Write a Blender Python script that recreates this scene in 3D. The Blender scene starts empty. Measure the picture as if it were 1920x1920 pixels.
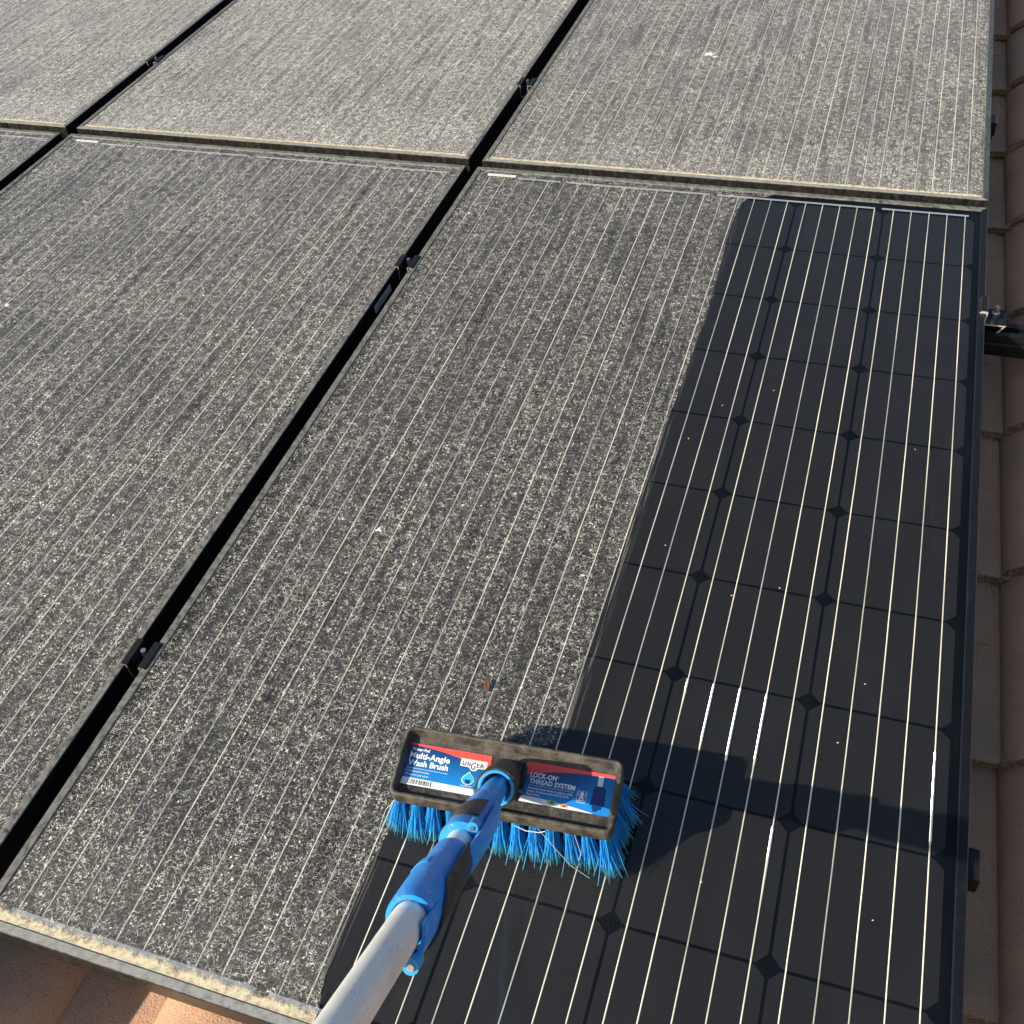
import bpy, bmesh, math, random
from mathutils import Matrix, Vector
random.seed(7)
rad = math.radians
C = bpy.context.scene.collection
S = bpy.context.scene

# ------------------------------------------------------------------ roof frame
# local frame: X across the roof, Y up the slope, Z square to the panels;
# Z = 0 is the top of the panel frames.
PITCH = rad(20.0)
ROOF = Matrix.Translation((0, 0, 3.2)) @ Matrix.Rotation(PITCH, 4, 'X')
R3 = ROOF.to_3x3()

# ------------------------------------------------------------------ camera
cam_d = bpy.data.cameras.new('camera')
cam = bpy.data.objects.new('camera', cam_d); C.objects.link(cam)
cr = Vector((0.9476795, 0.3076892, -0.0850350))
cd = Vector((0.1662371, -0.7030881, -0.6913988))
cf = Vector((-0.2725231, 0.6410885, -0.7174515))
cp = Vector((0.7804770, -0.2301501, 1.0576388))
ml = Matrix.Identity(4)
for i in range(3):
    ml[i][0] = cr[i]; ml[i][1] = -cd[i]; ml[i][2] = -cf[i]; ml[i][3] = cp[i]
cam.matrix_world = ROOF @ ml
cam_d.sensor_width = 36.0
cam_d.lens = 1958.63 / 1920 * 36.0
cam_d.clip_start = 0.02
cam_d.clip_end = 2000
S.camera = cam

# ------------------------------------------------------------------ sky and sun
SUN_LOCAL = Vector((-1.30, -1.01, 1.0)).normalized()
SUN = (R3 @ SUN_LOCAL).normalized()
w = bpy.data.worlds.new('World'); S.world = w; w.use_nodes = True
wn = w.node_tree.nodes; wl = w.node_tree.links
sky = wn.new('ShaderNodeTexSky'); sky.sky_type = 'NISHITA'; sky.sun_disc = False
sky.sun_elevation = math.asin(SUN.z)
sky.sun_rotation = math.atan2(SUN.x, SUN.y)
sky.air_density = 1.0; sky.dust_density = 1.0; sky.ozone_density = 1.0
bg = wn['Background']; bg.inputs['Strength'].default_value = 0.10
wl.new(sky.outputs[0], bg.inputs['Color'])
sun_d = bpy.data.lights.new('sun', 'SUN'); sun_d.energy = 5.0; sun_d.angle = rad(0.53)
sun_d.color = (1.0, 0.89, 0.73)
sun = bpy.data.objects.new('sun', sun_d); C.objects.link(sun)
sun.rotation_euler = SUN.to_track_quat('Z', 'Y').to_euler()
sun.location = ROOF @ (SUN_LOCAL * 6)
S.view_settings.view_transform = 'Standard'
S.view_settings.look = 'None'
S.view_settings.exposure = 0.68
S.view_settings.gamma = 1.0
S.view_settings.use_curve_mapping = False
S.cycles.use_adaptive_sampling = True
S.cycles.adaptive_threshold = 0.035
S.cycles.use_denoising = True
S.cycles.max_bounces = 6
S.cycles.diffuse_bounces = 2
S.cycles.glossy_bounces = 3
S.cycles.transparent_max_bounces = 16
S.cycles.sample_clamp_indirect = 8.0

# ------------------------------------------------------------------ helpers
def mesh(name, verts, faces, mats=(), smooth=False, fmat=None):
    m = bpy.data.meshes.new(name)
    m.from_pydata([tuple(v) for v in verts], [], [tuple(f) for f in faces])
    for x in mats: m.materials.append(x)
    if fmat:
        for p, k in zip(m.polygons, fmat): p.material_index = k
    if smooth:
        for p in m.polygons: p.use_smooth = True
    m.update()
    return m

def obj(name, m, parent=None, loc=(0, 0, 0), rot=(0, 0, 0), top=False):
    o = bpy.data.objects.new(name, m); C.objects.link(o)
    L = Matrix.LocRotScale(Vector(loc), Matrix.Rotation(rot[2], 3, 'Z') @ Matrix.Rotation(rot[1], 3, 'Y') @ Matrix.Rotation(rot[0], 3, 'X'), None)
    if parent is None:
        o.matrix_world = ROOF @ L
    else:
        o.parent = parent
        o.matrix_local = L
    return o

def tag(o, label, cat, group=None):
    o['label'] = label; o['category'] = cat
    if group: o['group'] = group
    return o

class MB:
    """collects shapes into one mesh"""
    def __init__(s): s.v = []; s.f = []; s.k = []
    def add(s, v, f, k=0):
        b = len(s.v); s.v += [Vector(x) for x in v]
        s.f += [tuple(i + b for i in q) for q in f]; s.k += [k] * len(f)
    def box(s, lo, hi, k=0):
        x0, y0, z0 = lo; x1, y1, z1 = hi
        s.add([(x0,y0,z0),(x1,y0,z0),(x1,y1,z0),(x0,y1,z0),(x0,y0,z1),(x1,y0,z1),(x1,y1,z1),(x0,y1,z1)],
              [(0,3,2,1),(4,5,6,7),(0,1,5,4),(1,2,6,5),(2,3,7,6),(3,0,4,7)], k)
    def cyl(s, p, d, r, L, n=16, k=0, r2=None):
        d = Vector(d).normalized(); p = Vector(p)
        a = d.orthogonal().normalized(); b = d.cross(a)
        r2 = r if r2 is None else r2
        v = []
        for t, rr in ((0, r), (L, r2)):
            for i in range(n):
                c, q = math.cos(2*math.pi*i/n), math.sin(2*math.pi*i/n)
                v.append(p + d*t + (a*c + b*q)*rr)
        f = [(i, (i+1) % n, n+(i+1) % n, n+i) for i in range(n)]
        f += [tuple(range(n-1, -1, -1)), tuple(range(n, 2*n))]
        s.add(v, f, k)
    def build(s, name, mats, smooth=False):
        return mesh(name, s.v, s.f, mats, smooth, s.k)

def auto_smooth(m, ang=35):
    for p in m.polygons: p.use_smooth = True
    bm = bmesh.new(); bm.from_mesh(m)
    for e in bm.edges:
        if len(e.link_faces) == 2 and e.calc_face_angle(0) > rad(ang): e.smooth = False
    bm.to_mesh(m); bm.free()

# ------------------------------------------------------------------ materials
class Mat:
    def __init__(s, name):
        s.m = bpy.data.materials.new(name); s.m.use_nodes = True
        s.nt = s.m.node_tree; s.nt.nodes.clear()
        s.out = s.nt.nodes.new('ShaderNodeOutputMaterial')
    def n(s, typ, props=None, **inp):
        nd = s.nt.nodes.new('ShaderNode' + typ)
        for k, v in (props or {}).items(): setattr(nd, k, v)
        for k, v in inp.items():
            key = k.replace('_', ' ') if not k.startswith('i') or not k[1:].isdigit() else int(k[1:])
            s.set(nd.inputs[key], v)
        return nd
    def set(s, sock, v):
        if isinstance(v, bpy.types.NodeSocket): s.nt.links.new(v, sock)
        elif isinstance(v, bpy.types.Node): s.nt.links.new(v.outputs[0], sock)
        else:
            if isinstance(v, (tuple, list)) and len(v) == 3 and sock.type == 'RGBA': v = (*v, 1)
            sock.default_value = v
    def math(s, op, a, b=0.0, c=0.0, clamp=False):
        nd = s.nt.nodes.new('ShaderNodeMath'); nd.operation = op; nd.use_clamp = clamp
        for i, x in enumerate((a, b, c)): s.set(nd.inputs[i], x)
        return nd.outputs[0]
    def ss(s, x, a, b, lo=0.0, hi=1.0):
        nd = s.nt.nodes.new('ShaderNodeMapRange'); nd.interpolation_type = 'SMOOTHSTEP'
        for i, q in enumerate((x, a, b, lo, hi)): s.set(nd.inputs[i], q)
        return nd.outputs[0]
    def mix(s, f, a, b):
        nd = s.nt.nodes.new('ShaderNodeMix'); nd.data_type = 'RGBA'
        s.set(nd.inputs[0], f); s.set(nd.inputs[6], a); s.set(nd.inputs[7], b)
        return nd.outputs[2]
    def noise(s, vec, scale, detail=2.0, rough=0.5, dist=0.0):
        nd = s.nt.nodes.new('ShaderNodeTexNoise')
        s.set(nd.inputs['Vector'], vec); nd.inputs['Scale'].default_value = scale
        nd.inputs['Detail'].default_value = detail; nd.inputs['Roughness'].default_value = rough
        nd.inputs['Distortion'].default_value = dist
        return nd.outputs[0]
    def noise2(s, vec, scale, detail=1.0, rough=0.5):
        o = s.noise(vec, scale, detail, rough); o.node.noise_dimensions = '2D'; return o
    def coord(s, seed=True):
        tc = s.nt.nodes.new('ShaderNodeTexCoord'); v = tc.outputs['Object']
        if not seed: return v
        oi = s.nt.nodes.new('ShaderNodeObjectInfo')
        sc = s.nt.nodes.new('ShaderNodeVectorMath'); sc.operation = 'SCALE'
        sc.inputs[0].default_value = (37.0, 91.0, 13.0); s.set(sc.inputs['Scale'], oi.outputs['Random'])
        ad = s.nt.nodes.new('ShaderNodeVectorMath'); ad.operation = 'ADD'
        s.set(ad.inputs[0], v); s.set(ad.inputs[1], sc.outputs[0])
        return ad.outputs[0]
    def scale(s, v, f):
        nd = s.nt.nodes.new('ShaderNodeVectorMath'); nd.operation = 'MULTIPLY'
        s.set(nd.inputs[0], v); nd.inputs[1].default_value = f
        return nd.outputs[0]
    def sep(s, v):
        nd = s.nt.nodes.new('ShaderNodeSeparateXYZ'); s.set(nd.inputs[0], v); return nd.outputs
    def bump(s, h, strength, dist):
        nd = s.nt.nodes.new('ShaderNodeBump'); s.set(nd.inputs['Height'], h)
        nd.inputs['Strength'].default_value = strength; nd.inputs['Distance'].default_value = dist
        return nd.outputs[0]
    def bsdf(s, col, rough=0.5, metal=0.0, normal=None, spec=0.5, coat=0.0):
        nd = s.nt.nodes.new('ShaderNodeBsdfPrincipled')
        s.set(nd.inputs['Base Color'], col); s.set(nd.inputs['Roughness'], rough); s.set(nd.inputs['Metallic'], metal)
        s.set(nd.inputs['Specular IOR Level'], spec); s.set(nd.inputs['Coat Weight'], coat)
        if normal is not None: s.set(nd.inputs['Normal'], normal)
        return nd.outputs[0]
    def finish(s, sh):
        s.nt.links.new(sh, s.out.inputs['Surface']); return s.m

def plain(name, col, rough=0.5, metal=0.0, var=0.0, vscale=200.0, spec=0.5):
    a = Mat(name)
    c = a.coord()
    n = a.noise(c, vscale, 3.0)
    d = tuple(x * (1 - var) for x in col); e = tuple(min(1, x * (1 + var)) for x in col)
    k = a.mix(n, d, e)
    return a.finish(a.bsdf(k, rough, metal, spec=spec))

def dust_mat(name, base, worm_amt, speck_amt, streak_amt, lift=0.0):
    """dried dust film with curled flakes, specks and run-off streaks (object space, metres)"""
    a = Mat(name)
    c = a.coord(); raw = a.coord(False)
    n1 = a.noise2(c, 150.0, 1.5, 0.65)
    worm = a.math('SUBTRACT', 1.0, a.ss(a.math('ABSOLUTE', a.math('SUBTRACT', n1, 0.5)), 0.010, 0.040))
    n1b = a.noise2(a.scale(c, (1.0, 0.85, 1.0)), 95.0, 1.5, 0.65)
    worm2 = a.math('SUBTRACT', 1.0, a.ss(a.math('ABSOLUTE', a.math('SUBTRACT', n1b, 0.52)), 0.005, 0.028))
    n1c = a.noise2(c, 310.0, 0.5, 0.6)
    worm3 = a.math('SUBTRACT', 1.0, a.ss(a.math('ABSOLUTE', a.math('SUBTRACT', n1c, 0.5)), 0.010, 0.050))
    patch = a.ss(a.noise2(c, 70.0, 1.0, 0.6), 0.22, 0.62, 0.40, 1.0)
    fine = a.ss(a.noise2(c, 800.0, 0.0), 0.28, 0.72)
    vo = a.nt.nodes.new('ShaderNodeTexVoronoi'); vo.voronoi_dimensions = '2D'; vo.inputs['Scale'].default_value = 150.0
    a.set(vo.inputs['Vector'], c)
    cs = a.nt.nodes.new('ShaderNodeSeparateColor'); a.set(cs.inputs[0], vo.outputs['Color'])
    pick = a.ss(cs.outputs[0], 0.84, 0.98)
    spk = a.math('MULTIPLY', a.math('SUBTRACT', 1.0, a.ss(vo.outputs['Distance'], 0.08, 0.26)), pick)
    streak = a.ss(a.noise2(a.scale(c, (1.0, 0.06, 1.0)), 58.0, 1.0, 0.6), 0.50, 0.74)
    film = a.math('MULTIPLY', base, a.math('ADD', 0.6, a.math('MULTIPLY', fine, 0.7)))
    wsum = a.math('MULTIPLY', a.math('ADD', a.math('ADD', a.math('MULTIPLY', worm, 0.75), a.math('MULTIPLY', worm2, 0.55)), a.math('MULTIPLY', worm3, 0.45)), a.math('MULTIPLY', patch, worm_amt))
    wsum = a.math('MULTIPLY', wsum, a.math('ADD', 0.75, a.math('MULTIPLY', fine, 0.45)))
    big = a.ss(a.noise2(c, 7.0, 2.0, 0.6), 0.30, 0.68, 0.85, 1.10)
    wsum = a.math('MULTIPLY', wsum, big)
    hl = a.math('ADD', wsum, a.math('MULTIPLY', spk, speck_amt))
    al = a.math('ADD', film, a.math('MULTIPLY', hl, a.math('SUBTRACT', 1.0, a.math('MULTIPLY', streak, 0.45))))
    al = a.math('SUBTRACT', al, a.math('MULTIPLY', streak, streak_amt))
    # run-off has carried more dirt to the low edge of the glass
    y = a.sep(raw)[1]
    low = a.math('SUBTRACT', 1.0, a.ss(y, 0.02, 0.22))
    al = a.math('ADD', al, a.math('MULTIPLY', low, 0.07))
    al = a.math('ADD', al, lift)
    al = a.math('MINIMUM', a.math('MAXIMUM', al, 0.03), 0.96)
    col = a.mix(a.math('MINIMUM', hl, 1.0), (0.42, 0.415, 0.395), (0.90, 0.88, 0.80))
    d = a.n('BsdfPrincipled'); a.set(d.inputs['Base Color'], col); d.inputs['Roughness'].default_value = 0.95; d.inputs['Specular IOR Level'].default_value = 0.1
    d.inputs['Sheen Weight'].default_value = 0.7; d.inputs['Sheen Roughness'].default_value = 0.45
    t = a.nt.nodes.new('ShaderNodeBsdfTransparent')
    mx = a.nt.nodes.new('ShaderNodeMixShader')
    a.set(mx.inputs[0], al); a.nt.links.new(t.outputs[0], mx.inputs[1]); a.nt.links.new(d.outputs[0], mx.inputs[2])
    return a.finish(mx.outputs[0])

M = {}
M['dust_half'] = dust_mat('dried_dust_thin', 0.026, 0.56, 0.55, 0.01)
M['dust'] = dust_mat('dried_dust', 0.060, 0.60, 0.70, 0.02)
M['dust_right'] = dust_mat('dried_dust_right', 0.11, 0.66, 0.60, 0.02, 0.0)
M['dust_sheen'] = dust_mat('dried_dust_sheen', 0.15, 0.78, 0.60, 0.03, 0.0)  # dust made denser on the upper row to imitate its sheen at grazing view

a = Mat('panel_glass')
lw = a.n('LayerWeight', Blend=0.5)
fr = a.math('ADD', 0.020, a.math('MULTIPLY', 0.90, a.math('POWER', lw.outputs['Facing'], 5.0)))   # Schlick, the same from either side
gl = a.n('BsdfGlossy', Color=(1, 1, 1), Roughness=0.03)
tr = a.n('BsdfTransparent', Color=(0.97, 0.975, 0.975))
mx = a.n('MixShader'); a.set(mx.inputs[0], fr); a.nt.links.new(tr.outputs[0], mx.inputs[1]); a.nt.links.new(gl.outputs[0], mx.inputs[2])
M['glass'] = a.finish(mx.outputs[0])

# silicon wafer: printed contact fingers every 2 mm, dotted breaks between the ribbons
a = Mat('silicon_cell')
o_ = a.sep(a.coord(False))
fy = a.math('FRACT', a.math('MULTIPLY', a.math('ADD', o_[1], 1.0), 1 / 0.0021))
finger = a.math('SUBTRACT', 1.0, a.ss(a.math('ABSOLUTE', a.math('SUBTRACT', fy, 0.5)), 0.12, 0.22))
fx = a.math('FRACT', a.math('MULTIPLY', a.math('ADD', o_[0], 1.0 * 0.0312 * 50), 1 / 0.0312))
mid = a.math('SUBTRACT', 1.0, a.ss(a.math('ABSOLUTE', a.math('SUBTRACT', fx, 0.0)), 0.010, 0.022))
mid2 = a.math('SUBTRACT', 1.0, a.ss(a.math('ABSOLUTE', a.math('SUBTRACT', fx, 1.0)), 0.010, 0.022))
mid = a.math('MAXIMUM', mid, mid2)
dash = a.math('GREATER_THAN', a.math('FRACT', a.math('MULTIPLY', a.math('ADD', o_[1], 1.0), 1 / 0.0042)), 0.45)
mid = a.math('MULTIPLY', mid, dash)
tone = a.noise(a.coord(), 9.0, 2.0)
base = a.mix(tone, (0.0064, 0.0066, 0.0080), (0.0088, 0.0089, 0.0102))
col = a.mix(finger, base, (0.0215, 0.0208, 0.0208))
col = a.mix(a.math('MULTIPLY', mid, 0.8), col, (0.075, 0.075, 0.075))
M['cell'] = a.finish(a.bsdf(col, 0.45, 0.0, spec=0.35))
M['backsheet'] = plain('black_backsheet', (0.0015, 0.0022, 0.0045), 0.55, 0, 0.15, 300, 0.1)
a = Mat('tinned_ribbon')
n_ = a.noise(a.scale(a.coord(), (1, 0.2, 1)), 500.0, 2.0)
oi = a.nt.nodes.new('ShaderNodeObjectInfo')
n2 = a.noise(a.scale(a.coord(), (1, 0.04, 1)), 120.0, 2.0)
vv = a.math('ADD', a.math('MULTIPLY', a.ss(oi.outputs['Random'], 0.0, 1.0), 0.45), a.math('MULTIPLY', a.ss(n2, 0.3, 0.7), 0.55))
M['ribbon'] = a.finish(a.bsdf(a.mix(n_, (0.84, 0.78, 0.62), (1.0, 0.95, 0.80)), a.ss(n_, 0.3, 0.7, 0.30, 0.45), a.ss(vv, 0.15, 0.85, 0.05, 0.70)))
M['glint_metal'] = plain('ribbon_sun_glint', (0.97, 0.92, 0.80), 0.28, 1.0, 0.04, 900)  # brighter ribbon metal, only for the shaped sun glints
M['strip'] = plain('flat_connector_strip', (0.62, 0.66, 0.70), 0.30, 0.6, 0.08, 400)
M['sticker'] = plain('white_sticker', (0.72, 0.69, 0.60), 0.6, 0, 0.1, 700)
M['ink'] = plain('black_ink', (0.02, 0.02, 0.022), 0.6, 0, 0.1)

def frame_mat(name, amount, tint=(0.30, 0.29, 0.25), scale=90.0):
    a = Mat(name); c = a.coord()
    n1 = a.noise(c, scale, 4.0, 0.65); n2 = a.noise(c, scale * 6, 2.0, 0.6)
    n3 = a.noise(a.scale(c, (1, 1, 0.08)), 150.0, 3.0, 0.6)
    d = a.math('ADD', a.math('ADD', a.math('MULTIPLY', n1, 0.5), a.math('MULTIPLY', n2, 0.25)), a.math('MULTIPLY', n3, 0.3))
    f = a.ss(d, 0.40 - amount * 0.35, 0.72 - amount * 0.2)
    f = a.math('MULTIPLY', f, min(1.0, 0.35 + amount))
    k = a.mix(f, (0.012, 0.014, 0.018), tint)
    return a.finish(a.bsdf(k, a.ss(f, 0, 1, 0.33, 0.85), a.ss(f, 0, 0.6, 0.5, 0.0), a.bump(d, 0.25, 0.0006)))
M['frame'] = frame_mat('anodised_frame_dusty', 0.35, (0.22, 0.22, 0.20))
M['frame_clean'] = frame_mat('anodised_frame_washed', -0.25, (0.16, 0.17, 0.18))
M['frame_front'] = frame_mat('anodised_frame_caked', 0.05, (0.115, 0.10, 0.055), 120.0)
M['frame_pale'] = frame_mat('anodised_frame_pale', 0.55, (0.27, 0.28, 0.27), 120.0)
M['frame_edge'] = frame_mat('anodised_frame_bluish', 0.25, (0.13, 0.145, 0.15), 120.0)
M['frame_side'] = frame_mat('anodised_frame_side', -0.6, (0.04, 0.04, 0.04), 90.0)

a = Mat('cream_dust'); c = a.coord()
n1 = a.noise(c, 160.0, 4.0, 0.65); n2 = a.noise(c, 700.0, 2.0)
k = a.mix(a.ss(n1, 0.32, 0.62), (0.36, 0.32, 0.23), (0.70, 0.62, 0.44))
k = a.mix(a.math('MULTIPLY', a.ss(n2, 0.58, 0.75), 0.6), k, (0.16, 0.15, 0.14))
yy = a.sep(a.coord(False))[1]
cov = a.math('SUBTRACT', a.math('ADD', a.ss(yy, 0.0300, 0.0125, 0.0, 1.10), a.math('MULTIPLY', a.math('SUBTRACT', n1, 0.5), 1.3)), a.math('MULTIPLY', a.ss(n2, 0.55, 0.75), 0.4))
cov = a.ss(cov, 0.05, 0.95, 0.0, 0.92)
d_ = a.bsdf(k, 0.95, 0, a.bump(a.math('ADD', n1, a.math('MULTIPLY', n2, 0.6)), 0.3, 0.0010), spec=0.1)
t_ = a.n('BsdfTransparent'); mx = a.n('MixShader'); a.set(mx.inputs[0], cov); a.nt.links.new(t_.outputs[0], mx.inputs[1]); a.nt.links.new(d_, mx.inputs[2])
M['bank'] = a.finish(mx.outputs[0])

a = Mat('concrete_roof_tile'); c = a.coord(); raw = a.coord(False)
n1 = a.noise(c, 26.0, 4.0, 0.6); n2 = a.noise(c, 420.0, 3.0, 0.6); n3 = a.noise(c, 5.0, 2.0)
k = a.mix(n1, (0.44, 0.262, 0.168), (0.62, 0.365, 0.228))
k = a.mix(a.ss(n2, 0.58, 0.72), k, (0.13, 0.09, 0.07))
k = a.mix(a.math('MULTIPLY', a.ss(n2, 0.42, 0.30), 0.35), k, (0.55, 0.42, 0.33))
k = a.mix(a.math('MULTIPLY', a.ss(n3, 0.42, 0.66), 0.35), k, (0.26, 0.22, 0.19))
drop = a.ss(a.noise(a.scale(c, (1.0, 1.6, 1.0)), 30.0, 3.0, 0.65), 0.735, 0.765)
k = a.mix(drop, k, (0.62, 0.60, 0.56))
raw_edge = a.math('SUBTRACT', 1.0, a.ss(a.math('ADD', a.sep(raw)[1], a.math('MULTIPLY', a.math('SUBTRACT', n2, 0.5), 0.012)), 0.000, 0.004))
lich = a.ss(a.noise(c, 240.0, 3.0, 0.7), 0.42, 0.62)
k = a.mix(raw_edge, k, a.mix(lich, (0.115, 0.075, 0.052), (0.36, 0.235, 0.15)))
hb = a.math('ADD', a.math('MULTIPLY', n2, 0.7), a.math('MULTIPLY', raw_edge, a.math('MULTIPLY', lich, 0.6)))
hb = a.math('ADD', hb, a.math('MULTIPLY', n1, 1.2))
M['tile'] = a.finish(a.bsdf(k, 0.92, 0, a.bump(hb, 0.75, 0.003), spec=0.25))
M['felt'] = plain('roof_underlay', (0.03, 0.028, 0.026), 0.9, 0, 0.3, 40)
M['ground'] = plain('dry_grass_ground', (0.09, 0.09, 0.05), 0.95, 0, 0.5, 0.6)
M['black_alu'] = plain('black_aluminium', (0.018, 0.019, 0.022), 0.38, 0.5, 0.3, 120)
M['bare_alu'] = plain('bare_cut_aluminium', (0.78, 0.77, 0.74), 0.45, 0.6, 0.1, 500)
M['steel'] = plain('stainless_bolt', (0.72, 0.70, 0.66), 0.3, 1.0, 0.1, 500)

# brush materials
a = Mat('dusty_black_plastic'); c = a.coord()
n1 = a.noise(c, 60.0, 4.0, 0.65); n2 = a.noise(c, 900.0, 3.0, 0.65)
geo = a.nt.nodes.new('ShaderNodeNewGeometry')
f = a.ss(a.math('ADD', a.math('MULTIPLY', n1, 0.55), a.math('MULTIPLY', n2, 0.5)), 0.42, 0.68)
k = a.mix(a.math('MULTIPLY', f, 0.50), (0.020, 0.019, 0.018), (0.22, 0.19, 0.145))
M['block'] = a.finish(a.bsdf(k, a.ss(f, 0, 1, 0.5, 0.9), 0, a.bump(n2, 0.35, 0.0008)))
a = Mat('black_rubber'); c = a.coord()
n1 = a.noise(c, 140.0, 4.0, 0.7); n2 = a.noise(c, 1200.0, 2.0)
f = a.ss(a.math('ADD', a.math('MULTIPLY', n1, 0.7), a.math('MULTIPLY', n2, 0.3)), 0.48, 0.72)
k = a.mix(a.math('MULTIPLY', f, 0.55), (0.014, 0.014, 0.014), (0.22, 0.19, 0.15))
M['rubber'] = a.finish(a.bsdf(k, a.ss(f, 0, 1, 0.42, 0.85), 0, a.bump(n2, 0.2, 0.0005)))
a = Mat('blue_plastic'); c = a.coord()
n1 = a.noise(c, 75.0, 4.0, 0.7); n2 = a.noise(a.scale(c, (1, 1, 0.25)), 380.0, 3.0, 0.6)
f = a.ss(a.math('ADD', a.math('MULTIPLY', n1, 0.6), a.math('MULTIPLY', n2, 0.4)), 0.52, 0.70)
k = a.mix(a.math('MULTIPLY', f, 0.65), (0.015, 0.25, 0.74), (0.34, 0.43, 0.50))
k = a.mix(a.math('MULTIPLY', a.ss(n2, 0.66, 0.76), 0.5), k, (0.30, 0.26, 0.20))
M['blue'] = a.finish(a.bsdf(k, a.ss(f, 0, 1, 0.30, 0.6), 0, a.bump(n2, 0.08, 0.0004)))
M['blue_ring'] = plain('light_blue_plastic', (0.03, 0.30, 0.66), 0.35, 0, 0.15, 150)
a = Mat('scuffed_aluminium_tube'); c = a.coord()
n1 = a.noise(c, 60.0, 4.0, 0.6)
sc = a.noise(a.scale(c, (1.0, 0.6, 0.12)), 260.0, 4.0, 0.65, 0.8)
scr = a.math('SUBTRACT', 1.0, a.ss(a.math('ABSOLUTE', a.math('SUBTRACT', sc, 0.5)), 0.002, 0.014))
scr = a.math('MULTIPLY', scr, a.ss(a.noise(c, 30.0, 2.0), 0.50, 0.64))
spot = a.ss(a.noise(a.scale(c, (1, 1, 0.5)), 150.0, 3.0, 0.6), 0.70, 0.76)
k = a.mix(n1, (0.74, 0.74, 0.73), (0.86, 0.86, 0.85))
k = a.mix(a.math('MULTIPLY', a.math('MAXIMUM', scr, spot), 0.55), k, (0.12, 0.12, 0.13))
M['tube'] = a.finish(a.bsdf(k, a.ss(n1, 0.3, 0.7, 0.34, 0.48), 0.35, a.bump(sc, 0.06, 0.0004)))
a = Mat('blue_bristle'); raw = a.coord(False); c = a.coord()
z = a.sep(raw)[2]
n1 = a.noise(a.scale(c, (1, 1, 0.15)), 900.0, 2.0)
k = a.mix(n1, (0.008, 0.27, 0.95), (0.06, 0.62, 1.0))
tipf = a.math('SUBTRACT', 1.0, a.ss(a.math('ADD', z, a.math('MULTIPLY', a.math('SUBTRACT', n1, 0.5), 0.012)), -0.0615, -0.036))
k = a.mix(a.math('MULTIPLY', tipf, 0.75), k, (0.22, 0.78, 0.90))
sh = a.bsdf(k, 0.38, 0)
tl = a.n('BsdfTranslucent'); a.set(tl.inputs['Color'], k)
mx = a.n('MixShader', i0=0.38); a.nt.links.new(sh, mx.inputs[1]); a.nt.links.new(tl.outputs[0], mx.inputs[2])
M['bristle'] = a.finish(mx.outputs[0])
M['label_red'] = plain('label_red', (0.72, 0.075, 0.06), 0.28, 0, 0.06, 300)
M['label_white'] = plain('label_white', (0.74, 0.76, 0.80), 0.3, 0, 0.05, 300)
M['label_grey'] = plain('label_grey_print', (0.42, 0.42, 0.48), 0.35, 0, 0.05, 300)
M['label_green'] = plain('label_green', (0.22, 0.55, 0.16), 0.35, 0, 0.05, 300)
M['label_orange'] = plain('label_orange', (0.75, 0.27, 0.12), 0.35, 0, 0.05, 300)
M['label_cyan'] = plain('label_cyan', (0.02, 0.42, 0.68), 0.3, 0, 0.05, 300)
M['label_navy'] = plain('label_navy', (0.008, 0.035, 0.16), 0.3, 0, 0.05, 300)
M['label_silver'] = plain('label_silver', (0.52, 0.60, 0.66), 0.3, 0, 0.05, 300)
a = Mat('label_blue_print'); o_ = a.sep(a.coord(False))
g = a.ss(o_[1], 0.024, -0.020)
g = a.math('MINIMUM', a.math('ADD', g, a.math('MULTIPLY', a.ss(o_[0], 0.06, 0.115), 0.5)), 1.0)
M['label_blue'] = a.finish(a.bsdf(a.mix(g, (0.006, 0.040, 0.15), (0.012, 0.22, 0.62)), 0.26))
M['leaf'] = plain('dry_brown_leaf', (0.10, 0.042, 0.026), 0.8, 0, 0.4, 400)
M['grain'] = plain('pale_grain', (0.78, 0.62, 0.36), 0.7, 0, 0.2, 900)

# ------------------------------------------------------------------ ground far below
g = mesh('ground', [(-400, -400, 0), (400, -400, 0), (400, 400, 0), (-400, 400, 0)], [(0, 1, 2, 3)], [M['ground']])
go = bpy.data.objects.new('ground', g); C.objects.link(go); go['kind'] = 'structure'

# ------------------------------------------------------------------ roof and its tiles
PAN = -0.142
mb = MB(); mb.box((-2.9, -1.6, -0.26), (2.7, 4.4, -0.186))
roof = obj('roof', mb.build('roof_deck', [M['felt']])); roof['kind'] = 'structure'
TW, TG, TL = 0.290, 0.3146, 0.385          # cover width, gauge, length
ROLL, RH = 0.180, 0.048

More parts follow.
